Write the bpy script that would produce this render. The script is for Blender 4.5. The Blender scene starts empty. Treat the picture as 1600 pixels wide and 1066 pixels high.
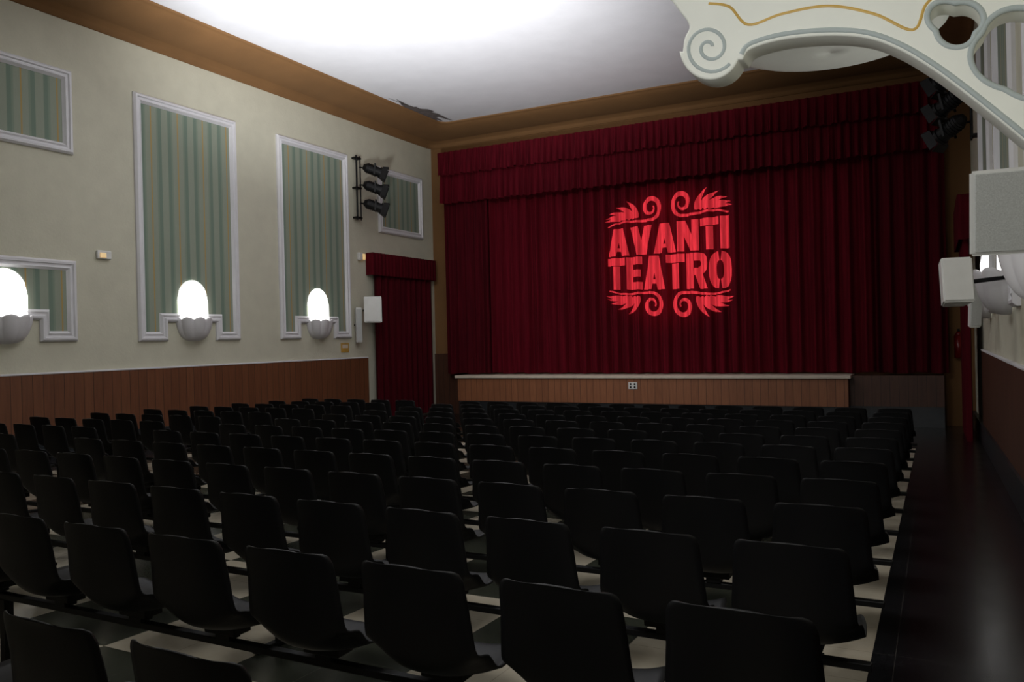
import bpy, bmesh, math, random
from mathutils import Vector, Matrix
random.seed(4)
sc=bpy.context.scene
COL=sc.collection
try:
    sc.view_settings.view_transform='Standard'
    sc.view_settings.look='None'
except Exception: pass
# ---------------------------------------------------------------- constants (metres, camera-height origin; lifted at the end)
XL,XR,YF,YB=-12.35,0.72,19.1,-3.0
ZC=5.68; ZW=5.42; COVE=1.08
H0=1.44; SL=0.03
ZWAIN=-0.38
def fz(y): return -H0-SL*y
# ---------------------------------------------------------------- materials
def srgb(c):
    return tuple((v/255/12.92 if v/255<=0.04045 else ((v/255+0.055)/1.055)**2.4) for v in c)+(1.0,)
class NT:
    def __init__(s,name):
        s.m=bpy.data.materials.new(name); s.m.use_nodes=True
        s.t=s.m.node_tree; s.n=s.t.nodes; s.b=s.n['Principled BSDF']
        s.pos=s.n.new('ShaderNodeNewGeometry').outputs['Position']
    def link(s,a,b): s.t.links.new(a,b)
    def val(s,sock,v):
        if isinstance(v,bpy.types.NodeSocket): s.link(v,sock)
        else: sock.default_value=v
    def math(s,op,a,b=0.0,c=None):
        n=s.n.new('ShaderNodeMath'); n.operation=op
        s.val(n.inputs[0],a); s.val(n.inputs[1],b)
        if c is not None: s.val(n.inputs[2],c)
        return n.outputs[0]
    def sep(s):
        n=s.n.new('ShaderNodeSeparateXYZ'); s.link(s.pos,n.inputs[0]); return n.outputs
    def mix(s,f,a,b):
        n=s.n.new('ShaderNodeMix'); n.data_type='RGBA'
        s.val(n.inputs[0],f); s.val(n.inputs[6],a); s.val(n.inputs[7],b); return n.outputs[2]
    def noise(s,scale,detail=4,stretch=(1,1,1),rough=0.55):
        mp=s.n.new('ShaderNodeMapping'); s.link(s.pos,mp.inputs[0]); mp.inputs['Scale'].default_value=stretch
        n=s.n.new('ShaderNodeTexNoise'); s.link(mp.outputs[0],n.inputs['Vector'])
        n.inputs['Scale'].default_value=scale; n.inputs['Detail'].default_value=detail; n.inputs['Roughness'].default_value=rough
        return n.outputs[0]
    def ramp(s,f,stops,interp='LINEAR'):
        n=s.n.new('ShaderNodeValToRGB'); n.color_ramp.interpolation=interp
        e=n.color_ramp.elements
        e[0].position,e[0].color=stops[0]; e[1].position,e[1].color=stops[1]
        for p,c in stops[2:]:
            k=e.new(p); k.color=c
        s.val(n.inputs[0],f); return n.outputs[0]
    def bump(s,h,strength=0.2,dist=0.02):
        n=s.n.new('ShaderNodeBump'); n.inputs['Strength'].default_value=strength; n.inputs['Distance'].default_value=dist
        s.link(h,n.inputs['Height']); s.link(n.outputs[0],s.b.inputs['Normal'])
def plain(name,c,rough=0.6,metal=0.0,var=0.12,scale=6,bump=0.0,spec=0.5,emit=None,es=0):
    t=NT(name); col=srgb(c); d=tuple(v*(1-var) for v in col[:3])+(1,); l=tuple(min(1,v*(1+var)) for v in col[:3])+(1,)
    nz=t.noise(scale)
    t.link(t.ramp(nz,[(0.3,d),(0.7,l)]),t.b.inputs['Base Color'])
    t.b.inputs['Roughness'].default_value=rough; t.b.inputs['Metallic'].default_value=metal
    t.b.inputs['Specular IOR Level'].default_value=spec
    if bump: t.bump(t.noise(scale*8),bump,0.01)
    if emit:
        t.b.inputs['Emission Color'].default_value=srgb(emit); t.b.inputs['Emission Strength'].default_value=es
    return t.m
M={}
M['cream']=plain('cream_stucco',(198,195,176),0.85,var=0.04,scale=3,bump=0.3)
M['ceil']=plain('ceiling_plaster',(222,222,226),0.9,var=0.03,scale=2,bump=0.2)
M['darkpatch']=plain('dark_ceiling_patch',(96,88,86),0.95,var=0.3,scale=8)
M['ochre']=plain('ochre_paint',(122,87,50),0.85,var=0.08,scale=1.5)
M['white']=plain('white_moulding',(216,215,218),0.5,var=0.03)
M['plaster']=plain('bracket_cream_plaster',(242,244,236),0.6,var=0.02)
M['grey']=plain('bracket_grey_edge',(178,188,188),0.6,var=0.04)
M['gold']=plain('gold_paint',(206,168,84),0.45,var=0.1)
M['black']=plain('black_plastic',(11,11,13),0.5,var=0.15,spec=0.28)
M['blackmetal']=plain('black_metal',(12,12,13),0.5,metal=0.1,var=0.2,spec=0.3)
M['steel']=plain('dark_steel',(34,34,36),0.35,metal=0.7)
M['spk']=plain('white_speaker_shell',(218,218,215),0.45,var=0.03)
M['grille']=plain('speaker_grille',(186,188,186),0.6,var=0.15,scale=150)
M['base']=plain('slate_baseboard',(36,40,43),0.35,var=0.2,scale=20)
M['stonetop']=plain('stage_nosing',(205,192,176),0.5,var=0.05)
M['dark']=plain('dark_void',(10,9,9),0.9)
M['glow']=plain('niche_glow',(255,255,255),0.6,var=0.0,emit=(255,254,250),es=3.0)
M['shell']=plain('plaster_shell',(208,206,208),0.5,var=0.03)
M['red']=plain('extinguisher_red',(110,12,14),0.3)
M['signy']=plain('sign_yellow',(190,150,70),0.5)
M['exitm']=plain('exit_light',(225,215,190),0.5,emit=(240,190,110),es=0.5)
M['lens']=plain('lens_glass',(30,34,40),0.1,spec=0.9)
def velvet(name,c1,c2):
    t=NT(name)
    n=t.noise(3.0,4,(6,6,0.35))
    t.link(t.ramp(n,[(0.3,srgb(c1)),(0.72,srgb(c2))]),t.b.inputs['Base Color'])
    t.b.inputs['Roughness'].default_value=0.9
    t.b.inputs['Specular IOR Level'].default_value=0.1
    t.bump(t.noise(60,3,(1,1,0.3)),0.15,0.01)
    return t.m
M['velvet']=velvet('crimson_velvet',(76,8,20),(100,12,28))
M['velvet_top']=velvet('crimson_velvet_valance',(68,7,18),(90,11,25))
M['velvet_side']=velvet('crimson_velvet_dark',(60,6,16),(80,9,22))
def wood(name,axis,c1,c2,pw=0.17):
    t=NT(name); x,y,z=t.sep(); a=x if axis=='x' else y
    fr=t.math('FRACT',t.math('DIVIDE',a,pw)); groove=t.math('LESS_THAN',fr,0.07)
    pid=t.math('FLOOR',t.math('DIVIDE',a,pw))
    wn=t.n.new('ShaderNodeTexWhiteNoise'); wn.noise_dimensions='1D'; t.link(pid,wn.inputs['W'])
    n=t.noise(5,5,(5,5,0.5)); f=t.math('ADD',t.math('MULTIPLY',n,0.75),t.math('MULTIPLY',wn.outputs[0],0.22))
    c=t.ramp(f,[(0.3,srgb(c1)),(0.7,srgb(c2))])
    dk=tuple(v*0.5 for v in srgb(c1)[:3])+(1,)
    t.link(t.mix(groove,c,dk),t.b.inputs['Base Color'])
    t.b.inputs['Roughness'].default_value=0.5
    t.bump(t.math('SUBTRACT',1.0,groove),0.4,0.01)
    return t.m
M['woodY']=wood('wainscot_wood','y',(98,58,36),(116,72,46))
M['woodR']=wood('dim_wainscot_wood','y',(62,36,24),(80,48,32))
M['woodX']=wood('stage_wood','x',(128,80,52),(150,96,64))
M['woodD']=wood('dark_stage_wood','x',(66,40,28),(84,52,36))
def fabric():
    t=NT('striped_green_fabric'); x,y,z=t.sep()
    fr=t.math('FRACT',t.math('DIVIDE',t.math('ADD',y,100.0-10.75+0.29),0.58))
    A=srgb((146,154,138)); B=srgb((114,132,118)); O=srgb((176,146,88)); D=srgb((130,144,128))
    c=t.ramp(fr,[(0.0,A),(0.12,B),(0.24,D),(0.30,A),(0.478,O),(0.522,A),(0.70,D),(0.76,B),(0.88,A)],'CONSTANT')
    n=t.noise(40,3,(1,1,0.2)); c2=t.mix(t.math('MULTIPLY',n,0.2),c,srgb((104,112,98)))
    t.link(c2,t.b.inputs['Base Color']); t.b.inputs['Roughness'].default_value=0.85
    return t.m
M['fabric']=fabric()
def floormat():
    t=NT('terrazzo_floor'); x,y,z=t.sep()
    fa=t.math('FLOOR',t.math('DIVIDE',t.math('ADD',x,100.6),0.8)); fb=t.math('FLOOR',t.math('DIVIDE',t.math('ADD',y,100.5-4.0),0.8))
    par=t.math('GREATER_THAN',t.math('FRACT',t.math('MULTIPLY',t.math('ADD',fa,fb),0.5)),0.25)
    nz=t.noise(90,2); nl=t.noise(2.5,4)
    light=t.ramp(nl,[(0.3,srgb((166,157,140))),(0.7,srgb((190,182,165)))])
    darkc=t.ramp(nz,[(0.35,srgb((46,49,42))),(0.7,srgb((66,69,59)))])
    blk=t.ramp(nz,[(0.45,srgb((17,17,19))),(0.8,srgb((42,42,45)))])
    c=t.mix(par,darkc,light)
    strip=t.math('GREATER_THAN',x,-0.60); c=t.mix(strip,c,light)
    ais=t.math('GREATER_THAN',x,-0.30); fr=t.math('GREATER_THAN',y,14.2); le=t.math('LESS_THAN',x,-10.7)
    m=t.math('MAXIMUM',ais,t.math('MAXIMUM',fr,le)); c=t.mix(m,c,blk)
    sx=t.math('LESS_THAN',t.math('FRACT',t.math('DIVIDE',t.math('ADD',x,100.6),0.4)),0.010)
    sy=t.math('LESS_THAN',t.math('FRACT',t.math('DIVIDE',t.math('ADD',y,100.1),0.4)),0.010)
    c=t.mix(t.math('MULTIPLY',t.math('MAXIMUM',sx,sy),0.45),c,srgb((84,80,76)))
    t.link(c,t.b.inputs['Base Color'])
    t.link(t.math('ADD',0.15,t.math('MULTIPLY',nl,0.14)),t.b.inputs['Roughness'])
    t.b.inputs['Specular IOR Level'].default_value=0.36
    return t.m
M['floor']=floormat()
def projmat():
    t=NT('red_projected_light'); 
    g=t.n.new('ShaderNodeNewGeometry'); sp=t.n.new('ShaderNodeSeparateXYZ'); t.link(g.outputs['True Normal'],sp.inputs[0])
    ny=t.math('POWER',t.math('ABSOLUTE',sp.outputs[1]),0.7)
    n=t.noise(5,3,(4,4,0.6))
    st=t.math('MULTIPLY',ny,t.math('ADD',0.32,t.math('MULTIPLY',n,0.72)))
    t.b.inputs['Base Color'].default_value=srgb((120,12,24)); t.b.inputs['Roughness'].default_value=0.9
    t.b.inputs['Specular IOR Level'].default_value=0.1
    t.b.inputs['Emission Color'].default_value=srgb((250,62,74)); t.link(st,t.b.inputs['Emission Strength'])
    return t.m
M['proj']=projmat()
# ---------------------------------------------------------------- mesh helpers
def mk(name,verts,faces,mat,smooth=False,parent=None):
    me=bpy.data.meshes.new(name); me.from_pydata([tuple(v) for v in verts],[],faces); me.update()
    bm=bmesh.new(); bm.from_mesh(me); bmesh.ops.recalc_face_normals(bm,faces=bm.faces); bm.to_mesh(me); bm.free()
    if smooth:
        for p in me.polygons: p.use_smooth=True
    me.materials.append(mat)
    o=bpy.data.objects.new(name,me); COL.objects.link(o)
    if parent: o.parent=parent
    return o
def bmobj(name,bm,mat,smooth=False,parent=None):
    bmesh.ops.recalc_face_normals(bm,faces=bm.faces)
    me=bpy.data.meshes.new(name); bm.to_mesh(me); bm.free()
    if smooth:
        for p in me.polygons: p.use_smooth=True
    me.materials.append(mat)
    o=bpy.data.objects.new(name,me); COL.objects.link(o)
    if parent: o.parent=parent
    return o
def addbox(bm,c,s,bev=0.0,rot=None):
    r=bmesh.ops.create_cube(bm,size=1.0); vs=r['verts']
    mt=Matrix.Translation(Vector(c))@(rot if rot else Matrix.Identity(4))@Matrix.Diagonal((s[0],s[1],s[2],1))
    bmesh.ops.transform(bm,matrix=mt,verts=vs)
    if bev>0:
        es=list({e for v in vs for e in v.link_edges})
        bmesh.ops.bevel(bm,geom=es,offset=bev,segments=2,affect='EDGES',profile=0.5)
def box(name,lo,hi,mat,bev=0.0,parent=None):
    bm=bmesh.new(); c=[(a+b)/2 for a,b in zip(lo,hi)]; s=[abs(b-a) for a,b in zip(lo,hi)]
    addbox(bm,c,s,bev); return bmobj(name,bm,mat,False,parent)
def addcyl(bm,p,q,r,seg=16,r2=None):
    p=Vector(p);q=Vector(q);d=q-p
    rr=bmesh.ops.create_cone(bm,cap_ends=True,segments=seg,radius1=r,radius2=r if r2 is None else r2,depth=d.length)
    m=Matrix.Translation((p+q)/2)@d.to_track_quat('Z','Y').to_matrix().to_4x4()
    bmesh.ops.transform(bm,matrix=m,verts=rr['verts'])
def empty(name,loc=(0,0,0)):
    o=bpy.data.objects.new(name,None); o.empty_display_size=0.1; o.location=loc; COL.objects.link(o); return o
def tag(o,label,cat,group=None):
    o['label']=label; o['category']=cat
    if group: o['group']=group
def struct(o,label=None):
    o['kind']='structure'
    if label: o['label']=label
def kid(o,par):
    o.parent=par; o.matrix_parent_inverse=Matrix.Translation(-Vector(par.location)); return o
# ---------------------------------------------------------------- room shell
f=mk('floor',[(XL-.2,YB-.2,fz(YB-.2)),(XR+.2,YB-.2,fz(YB-.2)),(XR+.2,YF+.2,fz(YF+.2)),(XL-.2,YF+.2,fz(YF+.2)),
   (XL-.2,YB-.2,fz(YB)-.3),(XR+.2,YB-.2,fz(YB)-.3),(XR+.2,YF+.2,fz(YF)-.3),(XL-.2,YF+.2,fz(YF)-.3)],
   [(0,1,2,3),(4,5,6,7),(0,1,5,4),(1,2,6,5),(2,3,7,6),(3,0,4,7)],M['floor']); struct(f,'polished checkered terrazzo floor')
struct(box('ceiling',(XL-.2,YB-.2,ZC),(XR+.2,YF+.2,ZC+.2),M['ceil']))
struct(box('wall_left',(XL-.2,YB-.2,-2.3),(XL,YF+.2,ZC),M['cream']))
struct(box('wall_right',(XR,YB-.2,-2.3),(XR+.2,YF+.2,ZC),M['cream']))
struct(box('wall_back',(XL,YB-.2,-2.3),(XR,YB,ZC),M['cream']))
struct(box('wall_front',(XL,YF,-2.3),(XR,YF+.2,ZC),M['ochre']))
prof=[(0.0,ZW-0.10),(0.05,ZW-0.10),(0.05,ZW-0.02),(0.10,ZW+0.0),(0.16,ZW+0.05)]
for i in range(1,11):
    a=i/10*math.pi/2
    prof.append((0.16+(COVE-0.20)*math.sin(a)*(i/10)**0.35, ZW+0.05+(ZC-ZW-0.09)*(1-math.cos(a))))
prof+= [(COVE-0.04,ZC-0.04),(COVE,ZC-0.03),(COVE,ZC+0.01)]
vs=[];fs=[];R=[]
for d,z in prof:
    pts=[(XL+d,YB+0.0,z)]
    rc=0.25
    def corner(cx,cy,a0,a1):
        return [(cx+rc*math.cos(a0+(a1-a0)*k/6),cy+rc*math.sin(a0+(a1-a0)*k/6),z) for k in range(7)]
    pts+=corner(XL+d+rc,YF-d-rc,math.pi,math.pi/2)
    pts+=corner(XR-d-rc,YF-d-rc,math.pi/2,0)
    pts+=[(XR-d,YB,z)]
    R.append(len(vs)); vs+=pts; NP=len(pts)
for i in range(len(prof)-1):
    for j in range(NP-1):
        a=R[i]+j; b=R[i+1]+j; fs.append((a,a+1,b+1,b))
struct(mk('trim_1',vs,fs,M['ochre'],True),'ochre painted plaster cove')
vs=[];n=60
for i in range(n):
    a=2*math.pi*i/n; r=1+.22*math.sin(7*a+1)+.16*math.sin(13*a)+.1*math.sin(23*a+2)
    vs.append((-11.15+.20*r*math.cos(a)+.10*math.sin(a*2),16.75+1.0*r*math.sin(a),ZC-.006))  # ragged dark patch laid just below the ceiling
struct(mk('trim_7',vs,[tuple(range(n))],M['darkpatch']),'irregular dark patch on the ceiling')
struct(box('trim_2',(XL,YB,-2.3),(XL+.05,16.0,ZWAIN),M['woodY']),'wooden wainscot')
struct(box('trim_3',(XL,YB,ZWAIN),(XL+.06,16.0,ZWAIN+.03),M['white'],0.008),'white dado rail')
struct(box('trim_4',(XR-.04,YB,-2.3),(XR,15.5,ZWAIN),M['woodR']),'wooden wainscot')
struct(box('trim_5',(XR-.05,YB,ZWAIN),(XR,15.5,ZWAIN+.03),M['white'],0.008),'white dado rail')
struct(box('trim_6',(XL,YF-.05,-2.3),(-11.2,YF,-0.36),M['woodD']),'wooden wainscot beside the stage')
def slopebase(name,x0,x1,y0,y1,h):
    o=mk(name,[(x,y,fz(y)+k) for k in (0,h) for (x,y) in ((x0,y0),(x1,y0),(x1,y1),(x0,y1))],
       [(0,1,2,3),(4,5,6,7),(0,1,5,4),(1,2,6,5),(2,3,7,6),(3,0,4,7)],M['base']); struct(o,'dark slate baseboard')
slopebase('baseboard_right',XR-.07,XR,YB,YF,0.32)
slopebase('baseboard_left',XL,XL+.08,YB,16.0,0.32)
# ---------------------------------------------------------------- stage
ZS=-0.92; YS=YF-.02
st=empty('stage',(-6.35,18.65,fz(18.2)))
kid(box('platform',(-11.1,18.2,-1.58),(-1.62,YS,ZS-.07),M['woodX']),st)
kid(box('plinth_base',(-11.1,18.23,-2.0),(-1.62,YS,-1.58),M['base']),st)
kid(box('nosing',(-11.16,18.13,ZS-.07),(-1.56,YS,ZS),M['stonetop'],0.015),st)
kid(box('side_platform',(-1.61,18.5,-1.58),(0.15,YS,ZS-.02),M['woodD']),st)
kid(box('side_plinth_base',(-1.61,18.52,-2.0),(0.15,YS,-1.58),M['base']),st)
for x0 in (-9.2,-8.3):
    kid(box('vent_grille',(x0,18.19,-1.72),(x0+.75,18.23,-1.60),M['dark']),st)
tag(st,'low theatre stage with wood panelled front and pale stone nosing','stage')
so=empty('socket_plate',(-6.3,18.19,-1.16))
kid(box('cover_plate',(-6.41,18.17,-1.24),(-6.19,18.198,-1.08),M['spk'],0.008),so)
for dx in (-.05,.05):
    for dz in (-.035,.035):
        bm=bmesh.new(); addcyl(bm,(-6.3+dx,18.172,-1.16+dz),(-6.3+dx,18.162,-1.16+dz),0.024,14); kid(bmobj('outlet',bm,M['dark']),so)
tag(so,'small white socket plate on the wooden stage front','socket')
# ---------------------------------------------------------------- curtains
def g(x,seed=0.0,per=0.34,A=0.075):
    return A*math.sin(2*math.pi*x/per+1.4*math.sin(1.7*x+seed)+seed)+0.35*A*math.sin(2*math.pi*x/(per*0.47)+2*math.sin(0.9*x+seed))
def curtain(name,x0,x1,z0,z1,Y,mat,seed=0,per=0.34,A=0.075,label='',cat='curtain',nz=8):
    n=int((x1-x0)/0.02); vs=[];fs=[]
    for j in range(nz+1):
        z=z1+(z0-z1)*j/nz
        for i in range(n+1):
            x=x0+(x1-x0)*i/n
            k=0.75+0.25*j/nz if name!='main' else 1
            zz=z+(0.015*math.sin(x*9+seed) if j==nz else 0)
            vs.append((x,Y+g(x,seed,per,A)*k,zz))
    for j in range(nz):
        for i in range(n):
            a=j*(n+1)+i; fs.append((a,a+1,a+n+2,a+n+1))
    o=mk(name if name!='main' else 'stage_curtain',vs,fs,mat,True)
    if label: tag(o,label,cat)
    return o
YM=18.90; AM=0.085; PM=0.31
def gm(x): return YM+g(x,0.0,PM,AM)
curtain('main',-10.55,-0.95,ZS+0.03,4.6,YM,M['velvet'],0,PM,AM,'deep red pleated velvet main curtain closed across the stage')
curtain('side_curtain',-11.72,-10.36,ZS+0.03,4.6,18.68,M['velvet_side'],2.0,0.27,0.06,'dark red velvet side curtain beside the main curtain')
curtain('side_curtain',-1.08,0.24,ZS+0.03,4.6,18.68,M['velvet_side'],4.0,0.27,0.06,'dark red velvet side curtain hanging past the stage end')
def valance(x0,x1,zt,zb,Y,seed,sw,par):
    n=int((x1-x0)/0.012); nz=10; vs=[];fs=[]
    for j in range(nz+1):
        t=j/nz
        for i in range(n+1):
            x=x0+(x1-x0)*i/n
            u=(x-x0)/sw+0.25*math.sin(1.3*x+seed); fr=u-math.floor(u)
            sag=-0.03*math.sin(math.pi*fr)+0.015
            w=0.018+0.055*t
            y=Y-0.03*t+w*math.sin(2*math.pi*x/0.19+1.1*math.sin(2.3*x+seed)+0.6*math.sin(6.1*x+seed))+0.3*w*math.sin(2*math.pi*x/0.085+seed)
            z=zt+(zb-zt)*t+sag*t
            vs.append((x,y,z))
    for j in range(nz):
        for i in range(n):
            a=j*(n+1)+i; fs.append((a,a+1,a+n+2,a+n+1))
    return mk('valance_tier',vs,fs,M['velvet_top'],True)
va=empty('stage_valance',(-5.8,18.6,5.0))
kid(valance(-11.68,0.16,5.0,4.38,18.36,0.5,0.62,va),va)
kid(valance(-11.68,0.16,4.75,3.66,18.52,2.5,0.75,va),va)
kid(box('pelmet_board',(-11.68,18.46,4.92),(0.16,YS,5.0),M['velvet_side']),va)
tag(va,'gathered crimson velvet valance in two scalloped tiers above the stage','valance')
# ---------------------------------------------------------------- projected logo (emissive mesh on the curtain folds stands in for projected light)
polys=[]
def rect(x0,y0,x1,y1): return [(x0,y0),(x1,y0),(x1,y1),(x0,y1)]
def slant(x0,y0,x1,y1,t): return [(x0-t/2,y0),(x0+t/2,y0),(x1+t/2,y1),(x1-t/2,y1)]
def ring(cx,cy,rx,ry,ix,iy,a0,a1,n=12,p=0.75):
    out=[]
    def pt(a,x,y):
        c,s=math.cos(a),math.sin(a)
        return (cx+x*math.copysign(abs(c)**p,c),cy+y*math.copysign(abs(s)**p,s))
    for k in range(n):
        a=a0+(a1-a0)*k/n; b=a0+(a1-a0)*(k+1)/n
        out.append([pt(a,rx,ry),pt(b,rx,ry),pt(b,ix,iy),pt(a,ix,iy)])
    return out
T=0.36
L={'A':[slant(T/2,0,.5-.04,1,T),slant(1-T/2,0,.5+.04,1,T),rect(.32,.17,.68,.30)],
 'V':[slant(.5-.04,0,T/2,1,T),slant(.5+.04,0,1-T/2,1,T)],
 'N':[rect(0,0,.32,1),rect(.68,0,1,1),slant(.80,0,.20,1,.38)],
 'T':[rect(0,.76,1,1),rect(.31,0,.69,.74)],
 'I':[rect(0,0,1,1)],
 'E':[rect(0,0,.40,1),rect(.42,.77,1,1),rect(.42,.39,.90,.61),rect(.42,0,1,.23)],
 'R':[rect(0,0,.35,1),rect(.37,.78,.6,1),rect(.37,.38,.6,.58),slant(.82,0,.58,.43,.36)]+ring(.58,.70,.42,.30,.11,.09,-math.pi/2,math.pi/2),
 'O':ring(.5,.5,.5,.5,.16,.25,math.radians(95),math.radians(265))+ring(.5,.5,.5,.5,.16,.25,math.radians(-85),math.radians(85))}
def word(s,ws,x0,x1,z0,z1):
    gap=0.035; tot=sum(ws); W=(x1-x0)-gap*(len(s)-1); x=x0
    for ch,w in zip(s,ws):
        ww=W*w/tot
        for p in L[ch]: polys.append([(x+a*ww,z0+b*(z1-z0)) for a,b in p])
        x+=ww+gap
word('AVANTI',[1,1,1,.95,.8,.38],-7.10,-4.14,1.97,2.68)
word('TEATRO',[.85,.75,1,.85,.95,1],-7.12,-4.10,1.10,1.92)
def strip(path,wf):
    out=[]
    n=len(path)
    L_,R_=[],[]
    for i,(x,z) in enumerate(path):
        a=path[max(0,i-1)];b=path[min(n-1,i+1)]
        dx,dz=b[0]-a[0],b[1]-a[1]; l=math.hypot(dx,dz) or 1
        w=wf(i/(n-1))/2
        L_.append((x-dz/l*w,z+dx/l*w)); R_.append((x+dz/l*w,z-dx/l*w))
    for i in range(n-1): out.append([L_[i],L_[i+1],R_[i+1],R_[i]])
    return out
orn=[]
sp=[]
for k in range(30):
    a=math.radians(-80+k*16); r=0.27-0.0066*k
    sp.append((-6.00+r*math.cos(a)*0.9,3.10+r*math.sin(a)*1.1))
orn+=strip([(-7.10,2.75),(-6.85,2.82),(-6.6,2.84),(-6.35,2.81),(-6.13,2.80)]+sp,lambda t:0.035+0.075*math.sin(math.pi*min(1,t*1.1)))
def leaf(p,ang,ln,bend,w):
    path=[]
    for k in range(11):
        t=k/10; a=ang+bend*t
        path.append((p[0]+ln*t*math.cos(a),p[1]+ln*t*math.sin(a)))
    return strip(path,lambda t:w*math.sin(math.pi*(0.10+0.90*t)**0.75))
for px_,ang,ln,b,w in ((-6.34,96,.54,.42,.13),(-6.42,116,.58,.48,.14),(-6.52,134,.58,.46,.13),(-6.62,150,.54,.38,.11),(-6.76,163,.42,.3,.09)):
    orn+=leaf((px_,2.89),math.radians(ang),ln,b,w)
xc=-5.62
for p in orn:
    polys.append(p); polys.append([(2*xc-x,z) for x,z in p][::-1])
zc=1.90
for p in [[(x,2*zc-z+0.02) for x,z in p] for p in orn]:
    polys.append(p[::-1]); polys.append([(2*xc-x,z) for x,z in p])
bm=bmesh.new()
for p in polys:
    try: bm.faces.new([bm.verts.new((x,0,z)) for x,z in p])
    except Exception: pass
x=-7.4
while x<-3.8:
    bmesh.ops.bisect_plane(bm,geom=bm.verts[:]+bm.edges[:]+bm.faces[:],plane_co=(x,0,0),plane_no=(1,0,0)); x+=0.02
PX,PY,PZ=-0.6,-1.5,1.2     # assumed projection point that shapes the logo mesh, no lamp here
for v in bm.verts:
    kx=(v.co.x-xc)/1.5
    z=zc+(v.co.z-zc)*(1+0.07*kx); x=v.co.x; xx=x
    for _ in range(14):
        s=(gm(xx)-.018-PY)/(YM-PY); xx=0.5*xx+0.5*(PX+(x-PX)*s)
    v.co.x=xx; v.co.y=gm(xx)-0.018; v.co.z=PZ+(z-PZ)*(v.co.y-PY)/(YM-PY)
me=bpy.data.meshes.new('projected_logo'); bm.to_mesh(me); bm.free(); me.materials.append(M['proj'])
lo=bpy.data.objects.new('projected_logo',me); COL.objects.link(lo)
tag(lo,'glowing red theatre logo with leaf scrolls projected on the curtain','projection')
# ---------------------------------------------------------------- wall panels, niches, shells
def sweep(path,prof,mp):
    n=len(path); vs=[];fs=[]
    area=sum(path[i][0]*path[(i+1)%n][1]-path[(i+1)%n][0]*path[i][1] for i in range(n))
    if area<0: path=path[::-1]
    for (ins,h) in prof:
        for i in range(n):
            p=Vector(path[i]);a=Vector(path[i-1]);b=Vector(path[(i+1)%n])
            d1=(p-a).normalized();d2=(b-p).normalized()
            n1=Vector((-d1.y,d1.x));n2=Vector((-d2.y,d2.x))
            m=(n1+n2); m=m/(1+n1.dot(n2))
            q=p+m*ins; vs.append(mp(q.x,q.y,h))
    for k in range(len(prof)-1):
        for i in range(n):
            j=(i+1)%n; fs.append((k*n+i,k*n+j,(k+1)*n+j,(k+1)*n+i))
    return vs,fs
PR=[(0,0),(0,.035),(.03,.07),(.06,.07),(.075,.045),(.10,.045),(.125,.06),(.15,.03),(.165,.015),(.165,0.0)]
def panel(side,yc,hw,z0,z1,step=None,label=''):
    if side=='L': mp=lambda s,z,h:(XL+h,s,z)
    else: mp=lambda s,z,h:(XR-h,s,z)
    y0,y1=yc-hw,yc+hw
    if step: path=[(y0,z0),(yc-.56,z0),(yc-.56,z0+.34),(yc+.56,z0+.34),(yc+.56,z0),(y1,z0),(y1,z1),(y0,z1)]
    else: path=[(y0,z0),(y1,z0),(y1,z1),(y0,z1)]
    e=empty('wall_panel',mp(yc,z0,0))
    v,fa=sweep(path,PR,mp); kid(mk('frame',v,fa,M['white']),e)
    kid(mk('fabric_panel',[mp(a,b,.012) for a,b in path],[tuple(range(len(path)))],M['fabric']),e)
    tag(e,label,'wall panel')
lt='tall green striped fabric wall panel in white moulded frame'
ls='small green striped fabric wall panel in white moulded frame'
panel('L',10.74,1.17,0.11,4.48,True,lt)
panel('L',14.22,1.17,0.11,4.48,True,lt)
panel('L',7.25,1.18,3.15,4.5,None,ls)
panel('L',7.25,1.18,0.13,1.43,True,'low green striped fabric wall panel stepping around a lit niche')
panel('L',17.57,0.98,2.76,4.42,None,'small green striped fabric panel above the curtained doorway')
for yc in (6.5,10.0,13.5): panel('R',yc,1.1,0.2,4.48,True,lt)
def sconce(side,yc,zr,k=1.0):
    s=1 if side=='L' else -1; X0=XL if side=='L' else XR
    e=empty('shell_sconce',(X0,yc,zr-.38))
    vs=[];fs=[]; W=.345; Hh=.74; n=16
    for i in range(n+1):
        u=-1+2*i/n; y=yc+u*W; top=zr+.35+ (Hh-.35)*math.sqrt(max(0,1-u*u)); dx=0.03+0.09*math.sqrt(max(0,1-u*u))
        vs+=[(X0+s*dx,y,zr-.05),(X0+s*dx,y,(zr+.35)),(X0+s*0.03,y,top),(X0,y,top),(X0,y,zr-.05)]
    for i in range(n):
        for q in range(4):
            a=i*5+q; fs.append((a,a+1,a+6,a+5))
    kid(mk('glowing_niche',vs,fs,M['glow'],False),e)
    vs=[];fs=[]; nt=72; nr=14
    for j in range(nr+1):
        t=j/nr; z=zr-.40*k*math.sin(t*math.pi/2)**1.15
        rr=.385*k*math.cos(t*math.pi/2)**0.6 if t<1 else .02
        for i in range(nt+1):
            a=math.pi*i/nt
            lob=abs(math.sin(a*4.5))
            sc_=0.93+0.10*lob
            vs.append((X0+s*(rr*0.76*math.sin(a)*sc_+0.01),yc+rr*math.cos(a)*sc_,z+0.04*lob*(1-t)))
    for j in range(nr):
        for i in range(nt):
            a=j*(nt+1)+i; fs.append((a,a+1,a+nt+2,a+nt+1))
    o=mk('shell_bowl',vs,fs,M['shell'],True)
    md=o.modifiers.new('solid','SOLIDIFY'); md.thickness=0.02
    kid(o,e)
    bm=bmesh.new(); addbox(bm,(X0+s*.03,yc,zr-.0),(.06,.80,.07),.015)
    kid(bmobj('ledge',bm,M['white']),e)
    tag(e,'white scalloped plaster shell sconce under a glowing arched niche','wall lamp','shell sconces along the walls')
for yc in (10.76,14.25,7.28): sconce('L',yc,0.50)
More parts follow.
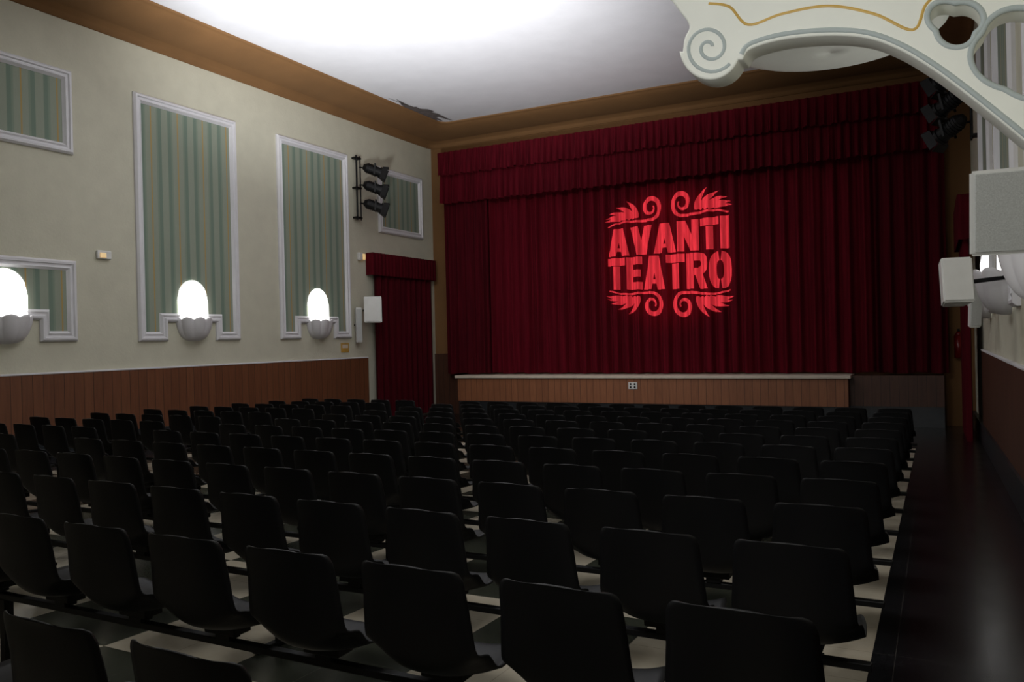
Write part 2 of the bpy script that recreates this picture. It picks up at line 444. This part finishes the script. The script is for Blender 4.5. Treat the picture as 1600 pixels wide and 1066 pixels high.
for yc,z in ((6.5,0.60),(10.0,0.58),(13.5,0.58)): sconce('R',yc,z,1.12)
# ---------------------------------------------------------------- side door curtains
def dcurtain(side,y0,y1,X,zt,zb,pelh,prot,label):
    s=1 if side=='L' else -1; X0=XL if side=='L' else XR
    e=empty('doorway_curtain',(X0,(y0+y1)/2,zb))
    n=int((y1-y0)/.02); vs=[];fs=[];nz=6
    for j in range(nz+1):
        for i in range(n+1):
            y=y0+.12+(y1-y0-.24)*i/n
            vs.append((X+g(y,1.0,0.26,0.045),y,zt-.1+(zb-zt+.1)*j/nz))
    for j in range(nz):
        for i in range(n):
            a=j*(n+1)+i; fs.append((a,a+1,a+n+2,a+n+1))
    kid(mk('drape',vs,fs,M['velvet_side'],True),e)
    path=[(X0,y0)]; Xp=X0+s*prot
    path+=[(X0+s*prot*k/6,y0) for k in range(1,7)]
    m=int((y1-y0)/.03); path+=[(Xp+.012*math.sin(k*1.3),y0+(y1-y0)*k/m) for k in range(1,m+1)]
    path+=[(X0+s*prot*k/6,y1) for k in range(5,-1,-1)]
    vs=[];fs=[]
    for z in (zt,zt-pelh*.5,zt-pelh):
        for (a,b) in path: vs.append((a,b,z))
    N=len(path)
    for j in range(2):
        for i in range(N-1):
            a=j*N+i; fs.append((a,a+1,a+N+1,a+N))
    fs.append(tuple(range(N)))
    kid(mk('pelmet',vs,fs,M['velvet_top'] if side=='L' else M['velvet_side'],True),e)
    tag(e,label,'curtain')
dcurtain('L',16.05,18.85,XL+.12,2.2,fz(17.5)+.02,0.55,0.22,'dark red velvet curtain and pelmet over a side doorway')
dcurtain('R',15.5,18.1,XR-.22,2.24,fz(16.8)+.02,0.75,0.34,'narrow red velvet curtain with pelmet at the side exit')
# ---------------------------------------------------------------- stage spotlights
def spot(loc,dirv,polepoint,group,label,S=0.72):
    e=empty('stage_spotlight',loc)
    bm=bmesh.new()
    addcyl(bm,(0,0,-.24),(0,0,.14),.135,20); addcyl(bm,(0,0,-.34),(0,0,-.24),.07,20,.135); addcyl(bm,(0,0,.14),(0,0,.19),.16,20)
    for k in range(5): addcyl(bm,(0,0,-.21+k*.05),(0,0,-.195+k*.05),.15,20)
    bmobj('housing',bm,M['blackmetal'],False,e)
    bm=bmesh.new(); addcyl(bm,(0,0,.191),(0,0,.198),.13,20); bmobj('lens',bm,M['lens'],False,e)
    for k in range(4):
        R_=Matrix.Rotation(k*math.pi/2,4,'Z')
        v=[R_@Vector(p) for p in ((-.15,.16,.19),(.15,.16,.19),(.17,.20,.34),(-.17,.20,.34))]
        o=mk('barn_door',v,[(0,1,2,3)],M['blackmetal'],False,e); md=o.modifiers.new('s','SOLIDIFY'); md.thickness=.006
    bm=bmesh.new()
    addbox(bm,(.175,0,-.02),(.012,.04,.3)); addbox(bm,(-.175,0,-.02),(.012,.04,.3)); addbox(bm,(0,0,-.17),(.36,.04,.012))
    bmesh.ops.transform(bm,matrix=Matrix.Rotation(math.radians(75),4,'X'),verts=bm.verts)
    e.rotation_euler=Vector(dirv).to_track_quat('Z','Y').to_euler()
    e.scale=(S,S,S)
    inv=Matrix.LocRotScale(Vector(loc),e.rotation_euler,Vector((S,S,S))).inverted()
    addcyl(bm,inv@Vector(polepoint),(0,0,-.17),.022,10)
    bmobj('yoke',bm,M['blackmetal'],False,e)
    tag(e,label,'stage light',group)
GL='black spotlights on the wall pole'
ZLs=(4.12,3.70,3.26); ZRs=(4.16,3.72,3.28)
for z in ZLs: spot((XL+.50,15.84,z),(.80,.55,-.36),(XL+.145,15.70,z+.1),GL,'black theatre spotlight with barn doors clamped to a wall pole',.86)
for z in ZRs: spot((XR-.46,15.3,z),(-.75,.5,-.5),(XR-.145,15.3,z+.1),GL,'black theatre spotlight with barn doors on a high wall pole',.95)
def pole(X0,s,y,z0,z1):
    e=empty('lighting_pole',(X0+s*.12,y,z0)); bm=bmesh.new(); addcyl(bm,(X0+s*.12,y,z0),(X0+s*.12,y,z1),.022,12)
    addcyl(bm,(X0+s*.12,y+.14,z0),(X0+s*.12,y+.14,z1),.016,10); kid(bmobj('tube',bm,M['blackmetal']),e)
    for z in (z0+.06,z1-.06,(z0+z1)/2):
        kid(box('wall_clamp',(min(X0,X0+s*.14),y-.03,z-.02),(max(X0,X0+s*.14),y+.17,z+.02),M['blackmetal']),e)
    tag(e,'black steel pole holding three spotlights beside the wall','pole')
pole(XL,1,15.62,2.95,4.5); pole(XR,-1,15.3,3.1,4.6)
# ---------------------------------------------------------------- speakers
def speaker(name,loc,size,rz,rx,mount,label):
    e=empty(name,loc); w,d,h=size
    bm=bmesh.new()
    p=[(-w/2,-d/2),(w/2,-d/2),(w*.36,d/2),(-w*.36,d/2)]
    v=[bm.verts.new((a,b,z)) for z in (-h/2,h/2) for a,b in p]
    for q in ((0,1,2,3),(4,5,6,7),(0,1,5,4),(1,2,6,5),(2,3,7,6),(3,0,4,7)): bm.faces.new([v[i] for i in q])
    bmesh.ops.bevel(bm,geom=bm.edges[:],offset=.012,segments=2,affect='EDGES')
    bmobj('cabinet',bm,M['spk'],False,e)
    bm=bmesh.new(); addbox(bm,(0,-d/2-.006,0),(w*.9,.014,h*.92),.004); bmobj('grille',bm,M['spk'] if name=='wall_speaker' else M['grille'],False,e)
    e.rotation_euler=(rx,0,rz)
    m=Vector(mount); L_=Vector(loc)
    bm=bmesh.new(); mi=Matrix.LocRotScale(L_,e.rotation_euler,None).inverted()
    addcyl(bm,mi@m,Vector((0,d*.35,0)),.022,10); bmobj('wall_mount',bm,M['steel'],False,e)
    tag(e,label,'speaker')
speaker('wall_speaker',(XL+.42,15.75,0.78),(.42,.34,.62),math.radians(35),0,(XL,15.9,0.78),'white wedge loudspeaker on a wall bracket beside the doorway')
speaker('column_speaker',(XL+.12,15.55,0.42),(.15,.12,.84),math.radians(60),0,(XL,15.55,0.42),'slim white column speaker fixed to the wall')
speaker('wall_speaker',(0.18,9.0,0.45),(.28,.24,.44),math.radians(14),math.radians(-10),(XR,9.3,0.5),'white angled loudspeaker on a wall bracket by shell lamps')
speaker('column_speaker',(XR-.26,12.0,0.36),(.14,.12,.70),math.radians(20),math.radians(6),(XR,12.1,0.36),'slim white column speaker on a wall bracket between shell lamps')
speaker('grille_speaker',(0.43,5.0,0.61),(.54,.22,.44),math.radians(5),math.radians(8),(XR,5.2,0.62),'large pale loudspeaker with grey mesh grille high on the wall')
# ---------------------------------------------------------------- small wall items
e=empty('emergency_light',(XL,8.93,1.57))
kid(box('light_housing',(XL,8.80,1.50),(XL+.06,9.06,1.64),M['spk'],.015),e); kid(box('light_cover',(XL+.06,8.84,1.52),(XL+.075,8.95,1.60),M['exitm'],.004),e)
tag(e,'small white emergency light glowing warm on the cream wall','emergency light')
e=empty('emergency_light',(XL,15.9,2.1))
kid(box('light_housing',(XL,15.72,2.0),(XL+.08,15.84,2.18),M['spk'],.012),e); kid(box('light_cover',(XL,15.87,2.02),(XL+.07,15.97,2.16),M['exitm'],.012),e)
tag(e,'small white emergency fixture above the doorway speaker','emergency light')
e=empty('notice_sign',(XL,15.17,-.1)); kid(box('sign_board',(XL,15.03,-.22),(XL+.015,15.31,.0),M['signy']),e); kid(box('sign_label',(XL+.015,15.07,-.12),(XL+.018,15.27,-.04),M['stonetop']),e)
tag(e,'small yellow notice sign fixed above the wainscot','sign')
EX,EY=.43,18.98
e=empty('fire_extinguisher',(EX,EY,-.5)); bm=bmesh.new(); addcyl(bm,(EX,EY,-.6),(EX,EY,-.15),.085,18); addcyl(bm,(EX,EY,-.15),(EX,EY,-.06),.085,18,.03); kid(bmobj('cylinder_tank',bm,M['red'],True),e)
bm=bmesh.new(); addbox(bm,(EX,EY,-.03),(.05,.12,.05),.01); kid(bmobj('valve_handle',bm,M['blackmetal']),e)
bm=bmesh.new(); addcyl(bm,(EX,EY,-.4),(EX,YF,-.4),.02,8); kid(bmobj('wall_hook',bm,M['steel']),e)
tag(e,'red fire extinguisher hung on the wall by the stage','fire extinguisher')
# ---------------------------------------------------------------- ornamental bracket (in the plane Y=4)
def B(px,py):
    u=px-1110; v=85-py
    return (-.95+u*(.0031-.00000093*u), 1.37-.00051*u+v*(.0031-.0000011*u))
def catmull(P,n=8,closed=False):
    out=[];N=len(P)
    rng=range(N) if closed else range(N-1)
    for i in rng:
        p0=P[(i-1)%N] if closed or i>0 else P[0]; p1=P[i]; p2=P[(i+1)%N]; p3=P[(i+2)%N] if closed or i+2<N else P[-1]
        for k in range(n):
            t=k/n
            out.append(tuple(0.5*((2*b)+(-a+c)*t+(2*a-5*b+4*c-d)*t*t+(-a+3*b-3*c+d)*t**3) for a,b,c,d in zip(p0,p1,p2,p3)))
    if not closed: out.append(P[-1])
    return out
arch=catmull([B(*p) for p in ((1166,100),(1180,84),(1230,70),(1300,64),(1360,68),(1410,86),(1460,116),(1510,153),(1560,193),(1600,226),(1650,270),(1690,330))],6)
left=catmull([B(*p) for p in ((1078,95),(1082,70),(1090,48),(1072,20),(1052,-10),(1035,-60),(1030,-120))],6)
sc_c=(1118,84)
scroll=[B(sc_c[0]+44*math.cos(math.radians(a)),sc_c[1]+46*math.sin(math.radians(a))) for a in range(20,171,10)]
outline=scroll+left[1:]+[(0.709,2.15)]+[(0.709,arch[-1][1])]+arch[::-1]
Yb0,Yb1=3.9,4.04
def circ(cx,cy,rx,ry,n=40,w=0.0,m=3,rot=0): 
    out=[]
    for k in range(n):
        a=2*math.pi*k/n; q=1-w+w*abs(math.cos(m/2*(a+rot)))
        out.append(B(cx+rx*q*math.cos(a),cy+ry*q*math.sin(a)))
    return out
hole1=circ(1494,44,46,40,60,.24,3,.5); hole2=circ(1606,90,92,74,72,.12,4,.3)
def plate(outl,holes,y0,y1,mat,name,par):
    cu=bpy.data.curves.new(name,'CURVE'); cu.dimensions='2D'; cu.fill_mode='BOTH'; cu.extrude=(y1-y0)/2; cu.bevel_depth=0.010; cu.bevel_resolution=2
    for pl in [outl]+holes:
        s=cu.splines.new('POLY'); s.points.add(len(pl)-1)
        for i,(a,b) in enumerate(pl): s.points[i].co=(a,b,0,1)
        s.use_cyclic_u=True
    o=bpy.data.objects.new(name,cu); COL.objects.link(o)
    dg=bpy.context.evaluated_depsgraph_get(); me=bpy.data.meshes.new_from_object(o.evaluated_get(dg))
    bpy.data.objects.remove(o)
    me.transform(Matrix.Translation((0,(y0+y1)/2,0))@Matrix.Rotation(math.pi/2,4,'X'))
    me.materials.clear(); me.materials.append(mat)
    o=bpy.data.objects.new(name,me); COL.objects.link(o); kid(o,par); return o
def tube(name,pts3,r,mat,par,closed=False):
    cu=bpy.data.curves.new(name,'CURVE'); cu.dimensions='3D'; cu.bevel_depth=r; cu.bevel_resolution=3
    s=cu.splines.new('POLY'); s.points.add(len(pts3)-1)
    for i,p in enumerate(pts3): s.points[i].co=(*p,1)
    s.use_cyclic_u=closed
    o=bpy.data.objects.new(name,cu); COL.objects.link(o)
    dg=bpy.context.evaluated_depsgraph_get(); me=bpy.data.meshes.new_from_object(o.evaluated_get(dg)); bpy.data.objects.remove(o)
    for p in me.polygons: p.use_smooth=True
    me.materials.clear(); me.materials.append(mat)
    o=bpy.data.objects.new(name,me); COL.objects.link(o); kid(o,par); return o
br=empty('ornamental_bracket',(XR,4.04,.3))
plate(outline,[hole1,hole2],Yb0,Yb1,M['plaster'],'bracket_body',br)
yf=Yb0-0.004
tube('arch_moulding',[(a,yf,b+.014) for a,b in arch],.013,M['grey'],br)
tube('arch_moulding',[(a,yf,b+.050) for a,b in arch],.006,M['grey'],br)
tube('opening_rim',[(a,yf,b) for a,b in hole1],.013,M['grey'],br,True)
tube('opening_rim',[(a,yf,b) for a,b in hole2],.013,M['grey'],br,True)
sp=[]
for k in range(56):
    a=math.radians(40+k*12); r=40*(1-k/62)
    x_,z_=B(1118+r*math.cos(a),84+r*math.sin(a)); sp.append((x_,yf,z_))
tube('scroll_moulding',sp,.011,M['grey'],br)
gold=catmull([B(*p) for p in ((1118,16),(1150,22),(1178,50),(1230,34),(1300,22),(1370,34),(1428,58),(1448,20),(1470,-10),(1440,-40))],8)
tube('gold_line',[(a,yf,b) for a,b in gold],.009,M['gold'],br)
tag(br,'large cream plaster scroll bracket with grey mouldings and gold line','bracket')
dl=empty('dish_lamp',(-.60,6.0,1.96)); vs=[];fs=[];nt=48
for j in range(9):
    t=j/8; rr=.74*math.sin(t*math.pi/2)+.001; z=1.92+.16*(1-math.cos(t*math.pi/2))
    for i in range(nt):
        a=2*math.pi*i/nt; vs.append((-.60+rr*math.cos(a),6.0+rr*math.sin(a),z))
for j in range(8):
    for i in range(nt):
        k=(i+1)%nt; fs.append((j*nt+i,j*nt+k,(j+1)*nt+k,(j+1)*nt+i))
o=mk('dish',vs,fs,M['plaster'],True); md=o.modifiers.new('s','SOLIDIFY'); md.thickness=.02; kid(o,dl)
bm=bmesh.new(); addcyl(bm,(-.6,6,1.93),(-.6,6,ZC),.015,8); kid(bmobj('suspension_rod',bm,M['white']),dl)
tag(dl,'large shallow cream plaster dish lamp hanging from the ceiling','ceiling lamp')
# ---------------------------------------------------------------- chairs
def chairmeshes():
    P=[(-.010,.806,.158),(-.009,.804,.171),(-.006,.796,.182),(-.002,.780,.190),(.004,.75,.195),(.018,.68,.200),(.034,.61,.205),(.047,.55,.209),(.060,.50,.213),(.077,.460,.218),(.112,.429,.223),(.17,.416,.224),(.24,.418,.222),(.31,.428,.217),(.37,.434,.205),(.405,.428,.190),(.418,.415,.170)]
    P=catmull(P,2)
    NU=16; vs=[];fs=[]
    for i,(y,z,w) in enumerate(P):
        t=i/(len(P)-1)
        for k in range(NU+1):
            u=-1+2*k/NU
            cup=abs(u)**2.7
            back=max(0,min(1,(z-.43)/.25)); 
            hip=math.exp(-((t-.60)/.08)**2)
            yy=y+cup*.032*back+.042*cup*hip
            zz=z+cup*.030*(1-back)+.042*cup*hip
            if z>.77 : zz-=.005*u*u
            vs.append((u*w,yy,zz))
    n=NU+1
    for i in range(len(P)-1):
        for k in range(NU):
            a=i*n+k; fs.append((a,a+1,a+n+1,a+n))
    o=mk('seat_shell',vs,fs,M['black'],True)
    bm=bmesh.new(); bm.from_mesh(o.data)
    bmesh.ops.solidify(bm,geom=bm.faces[:],thickness=0.007); bmesh.ops.recalc_face_normals(bm,faces=bm.faces); bm.to_mesh(o.data); bm.free()
    for p in o.data.polygons: p.use_smooth=True
    bm=bmesh.new(); addbox(bm,(0,.235,.395),(.16,.09,.035),.005); addbox(bm,(0,.235,.368),(.07,.06,.03))
    b=bmobj('mounting_bracket',bm,M['blackmetal'])
    return o,b
shell0,brk0=chairmeshes()
PITCH=.507; RP=.815; Y0=2.07
rows=[]
for k in range(-1,12):
    y=Y0+RP*k
    if k==-1: y=1.235; xs=[-1.50,-2.00,-2.5]
    else:
        xs=[-.46-PITCH*i for i in range(13)]+[-7.78-PITCH*i for i in range(5)]
    xs=[x for x in xs if x/y>-(1.95 if k>=0 else 2.1)]
    rows.append((k,y,xs))
first=True
for k,y,xs in rows:
    for x in xs:
        e=empty('auditorium_chair',(x,y,fz(y)))
        e.rotation_euler=(0,0,random.uniform(-.025,.025))
        a=shell0 if first else shell0.copy(); b=brk0 if first else brk0.copy()
        if not first: COL.objects.link(a); COL.objects.link(b)
        a.parent=e;b.parent=e; first=False
        tag(e,'black moulded plastic auditorium chair bolted to a steel beam','chair','rows of black auditorium chairs')
    for blk in ([x for x in xs if x>-7],[x for x in xs if x<-7]):
        if not blk: continue
        x0,x1=min(blk)-.24,max(blk)+.24
        z=fz(y+.235)
        e=empty('seating_beam',((x0+x1)/2,y+.235,z))
        kid(box('beam',(x0,y+.215,z+.330),(x1,y+.252,z+.358),M['blackmetal'],.004),e)
        nleg=max(2,round((x1-x0)/2.0))
        for i in range(nleg):
            lx=x0+.30+(x1-x0-.6)*i/(nleg-1)
            bm=bmesh.new(); addbox(bm,(lx,y+.235,z+.172),(.045,.045,.32),.004)
            addbox(bm,(lx,y+.235,z+.018),(.045,.36,.024),.006,Matrix.Rotation(-SL,4,'X'))
            kid(bmobj('leg',bm,M['blackmetal']),e)
        tag(e,'black steel beam with floor legs carrying a row of chairs','seating beam','steel beams under the chairs')
# ---------------------------------------------------------------- lights
def area(loc,target,size,energy,color=(1,1,1)):
    d=bpy.data.lights.new('area','AREA'); d.shape='DISK'; d.size=size; d.energy=energy; d.color=color
    o=bpy.data.objects.new('area_light',d); o.location=loc; o.rotation_euler=(Vector(target)-Vector(loc)).to_track_quat('-Z','Y').to_euler(); COL.objects.link(o); return o
def spotl(loc,target,angle,blend,energy,color=(1,1,1),r=.2):
    d=bpy.data.lights.new('spot','SPOT'); d.spot_size=math.radians(angle); d.spot_blend=blend; d.energy=energy; d.color=color; d.shadow_soft_size=r
    o=bpy.data.objects.new('spot_light',d); o.location=loc; o.rotation_euler=(Vector(target)-Vector(loc)).to_track_quat('-Z','Y').to_euler(); COL.objects.link(o); return o
spotl((-7.0,8.4,0.8),(-7.9,11.2,ZC),98,0.9,3300,(.97,.98,1.0),.35)
spotl((-6.0,5.0,4.6),(-7.4,18.9,2.4),52,1.0,1150,(1,.94,.91),.5)
area((-5.5,9.0,5.0),(-6.0,18.9,1.2),2.5,8,(1,.94,.91))
area((-1.2,.9,1.0),(-0.1,4.2,1.5),.6,42,(1,1,.98))
area((-3.5,4.0,5.2),(-3.5,6.0,0),2.5,140,(1,.98,.95))
spotl((-5.6,8.0,4.0),(-5.62,18.9,1.9),20,.7,1500,(1,.10,.14),.05)
area((-4.0,9.0,2.6),(XL,11.0,2.4),3.5,52,(1,.985,.95))
area((-.7,5.2,.2),(XR,9.0,.6),.6,7,(1,.99,.96))
w=bpy.data.worlds.new('World'); sc.world=w; w.use_nodes=True
w.node_tree.nodes['Background'].inputs[0].default_value=(.6,.6,.65,1); w.node_tree.nodes['Background'].inputs[1].default_value=.05
# ---------------------------------------------------------------- camera
cd=bpy.data.cameras.new('camera'); cd.sensor_width=36; cd.lens=1269/1600*36; cd.clip_start=.05
cam=bpy.data.objects.new('camera',cd); COL.objects.link(cam)
yaw=math.radians(27.5);pit=math.radians(-.14);rol=math.radians(-1.35)
fw=Vector((-math.sin(yaw)*math.cos(pit),math.cos(yaw)*math.cos(pit),math.sin(pit))); rr=Vector((math.cos(yaw),math.sin(yaw),0)); uu=rr.cross(fw)
r2=rr*math.cos(rol)+uu*math.sin(rol); u2=-rr*math.sin(rol)+uu*math.cos(rol)
cam.matrix_world=Matrix(((r2.x,u2.x,-fw.x,0),(r2.y,u2.y,-fw.y,0),(r2.z,u2.z,-fw.z,0),(0,0,0,1)))
sc.camera=cam
for o in list(COL.objects):
    if o.parent is None: o.location.z+=H0
